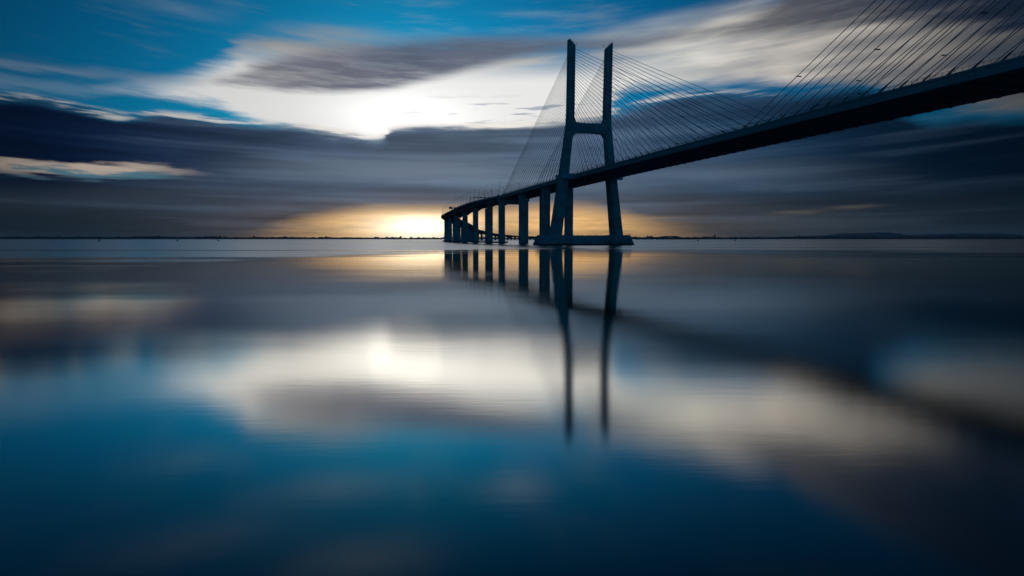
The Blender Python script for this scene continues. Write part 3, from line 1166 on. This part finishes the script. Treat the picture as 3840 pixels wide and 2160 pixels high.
def buoy(x, y, sc, mat, label, slim=False):
    t = thing('buoy', (x, y, 0), label, 'buoy', 'channel buoys near the horizon')
    ring = lambda r, z, n=14: [(x + math.cos(a) * r * sc, y + math.sin(a) * r * sc, z * sc) for a in (2 * math.pi * i / n for i in range(n))]
    m = MB()
    m.rings([ring(0.8, -0.6), ring(1.25, -0.2), ring(1.3, 0.55), ring(0.95, 0.8), ring(0.4, 0.95)])
    m.build('float', mat, t, True)
    m = MB()
    for a in (0.5, 2.1, 3.7, 5.2):
        m.tube((x + math.cos(a) * 0.7 * sc, y + math.sin(a) * 0.7 * sc, 0.8 * sc), (x + math.cos(a) * 0.18 * sc, y + math.sin(a) * 0.18 * sc, 3.3 * sc), 0.07 * sc, n=5)
    m.rings([ring(0.5, 1.9), ring(0.5, 2.0)])
    m.build('lattice', mat, t)
    m = MB()
    if slim:
        m.rings([ring(0.34, 2.4), ring(0.34, 3.3), ring(0.12, 3.5)])
    else:
        m.rings([ring(0.55, 1.5), ring(0.42, 3.2), ring(0.12, 3.4)])
    m.build('daymark', mat, t)
    m = MB()
    m.rings([ring(0.14, 3.4), ring(0.18, 3.6), ring(0.16, 3.9), ring(0.05, 4.05)])
    m.build('lantern', 'lamp_lens', t)
    return t


buoy(-808.0, 1340, 1.75, 'buoy_red', 'stout dark buoy, leftmost of the buoys on the water')
buoy(-655.0, 1340, 1.5, 'buoy_green', 'squat buoy on the left water, the left one of a close pair', True)
buoy(-598.0, 1395, 1.5, 'buoy_green', 'squat buoy on the left water, the right one of a close pair', True)
buoy(398.0, 1465, 1.5, 'buoy_green', 'lone buoy right of the bridge footing, nearer the low far bridge', True)
buoy(424.0, 1300, 1.45, 'buoy_red', 'rightmost buoy on the water, below the dark right shore')

# ------------------------------------------------------------------ birds on the footing
bird0 = None
rb = random.Random(11)
spots = []
for i in range(46):
    spots.append((6.4, rb.uniform(-2.0, 27.5), 6.9))
for i in range(12):
    spots.append((rb.uniform(-6, 8), rb.uniform(41.5, 44.4), 7.2))
for i in range(3):
    spots.append((9.0, rb.uniform(-25.5, -17.5), 7.2))
for i, (s, w, z) in enumerate(spots):
    P = at(s, w, z)
    if bird0 is None:
        m = MB()
        n = 7
        prof = [(-0.34, 0.02, 0.10), (-0.22, 0.07, 0.16), (-0.06, 0.12, 0.24), (0.08, 0.11, 0.36), (0.13, 0.06, 0.50), (0.15, 0.045, 0.60), (0.20, 0.055, 0.68), (0.27, 0.035, 0.69), (0.36, 0.008, 0.67)]
        m.rings([[P + Vector((cx, math.cos(a) * rr, cz + math.sin(a) * rr)) for a in (2 * math.pi * j / n for j in range(n))] for cx, rr, cz in prof])
        for q in (-0.05, 0.05):
            m.tube(P + Vector((0, q, 0)), P + Vector((0, q, 0.18)), 0.015, n=4)
        bird0 = m.build('perched_bird', 'bird_dark', None, True, origin=P)
        tag(bird0, '', 'bird', 'birds perched on the footing')
        b_ = bird0
    else:
        b_ = bird0.copy()
        col.objects.link(b_)
        b_.location = P
    b_['label'] = 'tiny dark bird perched on the footing wall between the pylon legs' if w < 30 and w > -5 else ('tiny dark bird perched on the right end block of the bridge footing' if w > 30 else 'tiny dark bird perched on the left end block of the bridge footing')
    b_.rotation_euler = (0, 0, rb.uniform(0, 6.28))
    k = rb.uniform(0.85, 1.35)
    b_.scale = (k, k, k)

# ------------------------------------------------------------------ small far buildings on the right shore


def far_block(x, y, z, w, d, h, label, cat, roof):
    t = thing('distant_building', (x, y, z), label, cat)
    m = MB()
    m.box((x, y, z - 4), (w / 2, 0, 0), (0, d / 2, 0), (0, 0, h + 4))
    m.build('wall', 'far_wall', t)
    m = MB()
    if roof == 'pitched':
        m.rings([[(x - w / 2 - 0.5, y + q, z + h) for q in (-d / 2 - 0.5,)] + [(x + w / 2 + 0.5, y - d / 2 - 0.5, z + h), (x + w / 2 + 0.5, y + d / 2 + 0.5, z + h), (x - w / 2 - 0.5, y + d / 2 + 0.5, z + h)], [(x - w / 2 + 1, y - 0.4, z + h + w * 0.22), (x + w / 2 - 1, y - 0.4, z + h + w * 0.22), (x + w / 2 - 1, y + 0.4, z + h + w * 0.22), (x - w / 2 + 1, y + 0.4, z + h + w * 0.22)]])
    else:
        m.box((x, y, z + h + 0.01), (w / 2 + 0.6, 0, 0), (0, d / 2 + 0.6, 0), (0, 0, 1.4))
        m.box((x - w * 0.15, y, z + h + 1.42), (w * 0.18, 0, 0), (0, d * 0.2, 0), (0, 0, 5))
    m.build('roof', 'far_roof' if roof == 'pitched' else 'far_wall', t)
    for j in range(int(h // 4)):
        for i in range(max(2, int(w // 5))):
            m = MB()
            xx = x - w / 2 + (i + 0.5) * w / max(2, int(w // 5))
            m.box((xx, y - d / 2 - 0.05, z + 1.2 + 4 * j), (1.0, 0, 0), (0, 0.1, 0), (0, 0, 1.8))
            m.build('window', 'far_window', t)
    return t


far_block(2378, 8030, 14, 20, 14, 34, 'lone tower block rising above the far shore, right of the low bridge', 'tower block', 'flat')
far_block(2290, 8060, 15, 34, 14, 8, 'long low house on the far shore, just left of the tower block', 'house', 'pitched')
far_block(2620, 8060, 15, 26, 12, 9, 'low house on the far shore, just right of the tower block', 'house', 'pitched')
# water tower
wx, wy = 3160.0, 8080.0
t = thing('water_tower', (wx, wy, 14), 'thin stemmed water tower standing on the right far shore', 'water tower')
m = MB()
ring = lambda r, z: [(wx + math.cos(a) * r, wy + math.sin(a) * r, z) for a in (2 * math.pi * i / 16 for i in range(16))]
m.rings([ring(2.2, 8), ring(1.6, 34)])
m.build('stem', 'far_wall', t, True)
m = MB()
m.rings([ring(1.6, 34), ring(7, 38), ring(7.4, 42), ring(6, 43), ring(1, 44.5)])
m.build('tank', 'far_wall', t, True)

# ------------------------------------------------------------------ haze: the air over the water
hm = bpy.data.materials.new('haze')
hm.use_nodes = True
hn = hm.node_tree
hn.nodes.clear()
ho = hn.nodes.new('ShaderNodeOutputMaterial')
pv = hn.nodes.new('ShaderNodeVolumePrincipled')
pv.inputs['Color'].default_value = (0.80, 0.88, 0.95, 1)
pv.inputs['Density'].default_value = HAZE
pv.inputs['Anisotropy'].default_value = 0.3
hn.links.new(pv.outputs[0], ho.inputs['Volume'])
MATS['haze'] = hm
m = MB()
m.box((0, 8000, -8.0), (25000, 0, 0), (0, 17000, 0), (0, 0, 200))
hz = m.build('haze', 'haze')
hz['kind'] = 'stuff'
tag(hz, 'thin pale haze in the air over the water and far shore', 'haze')
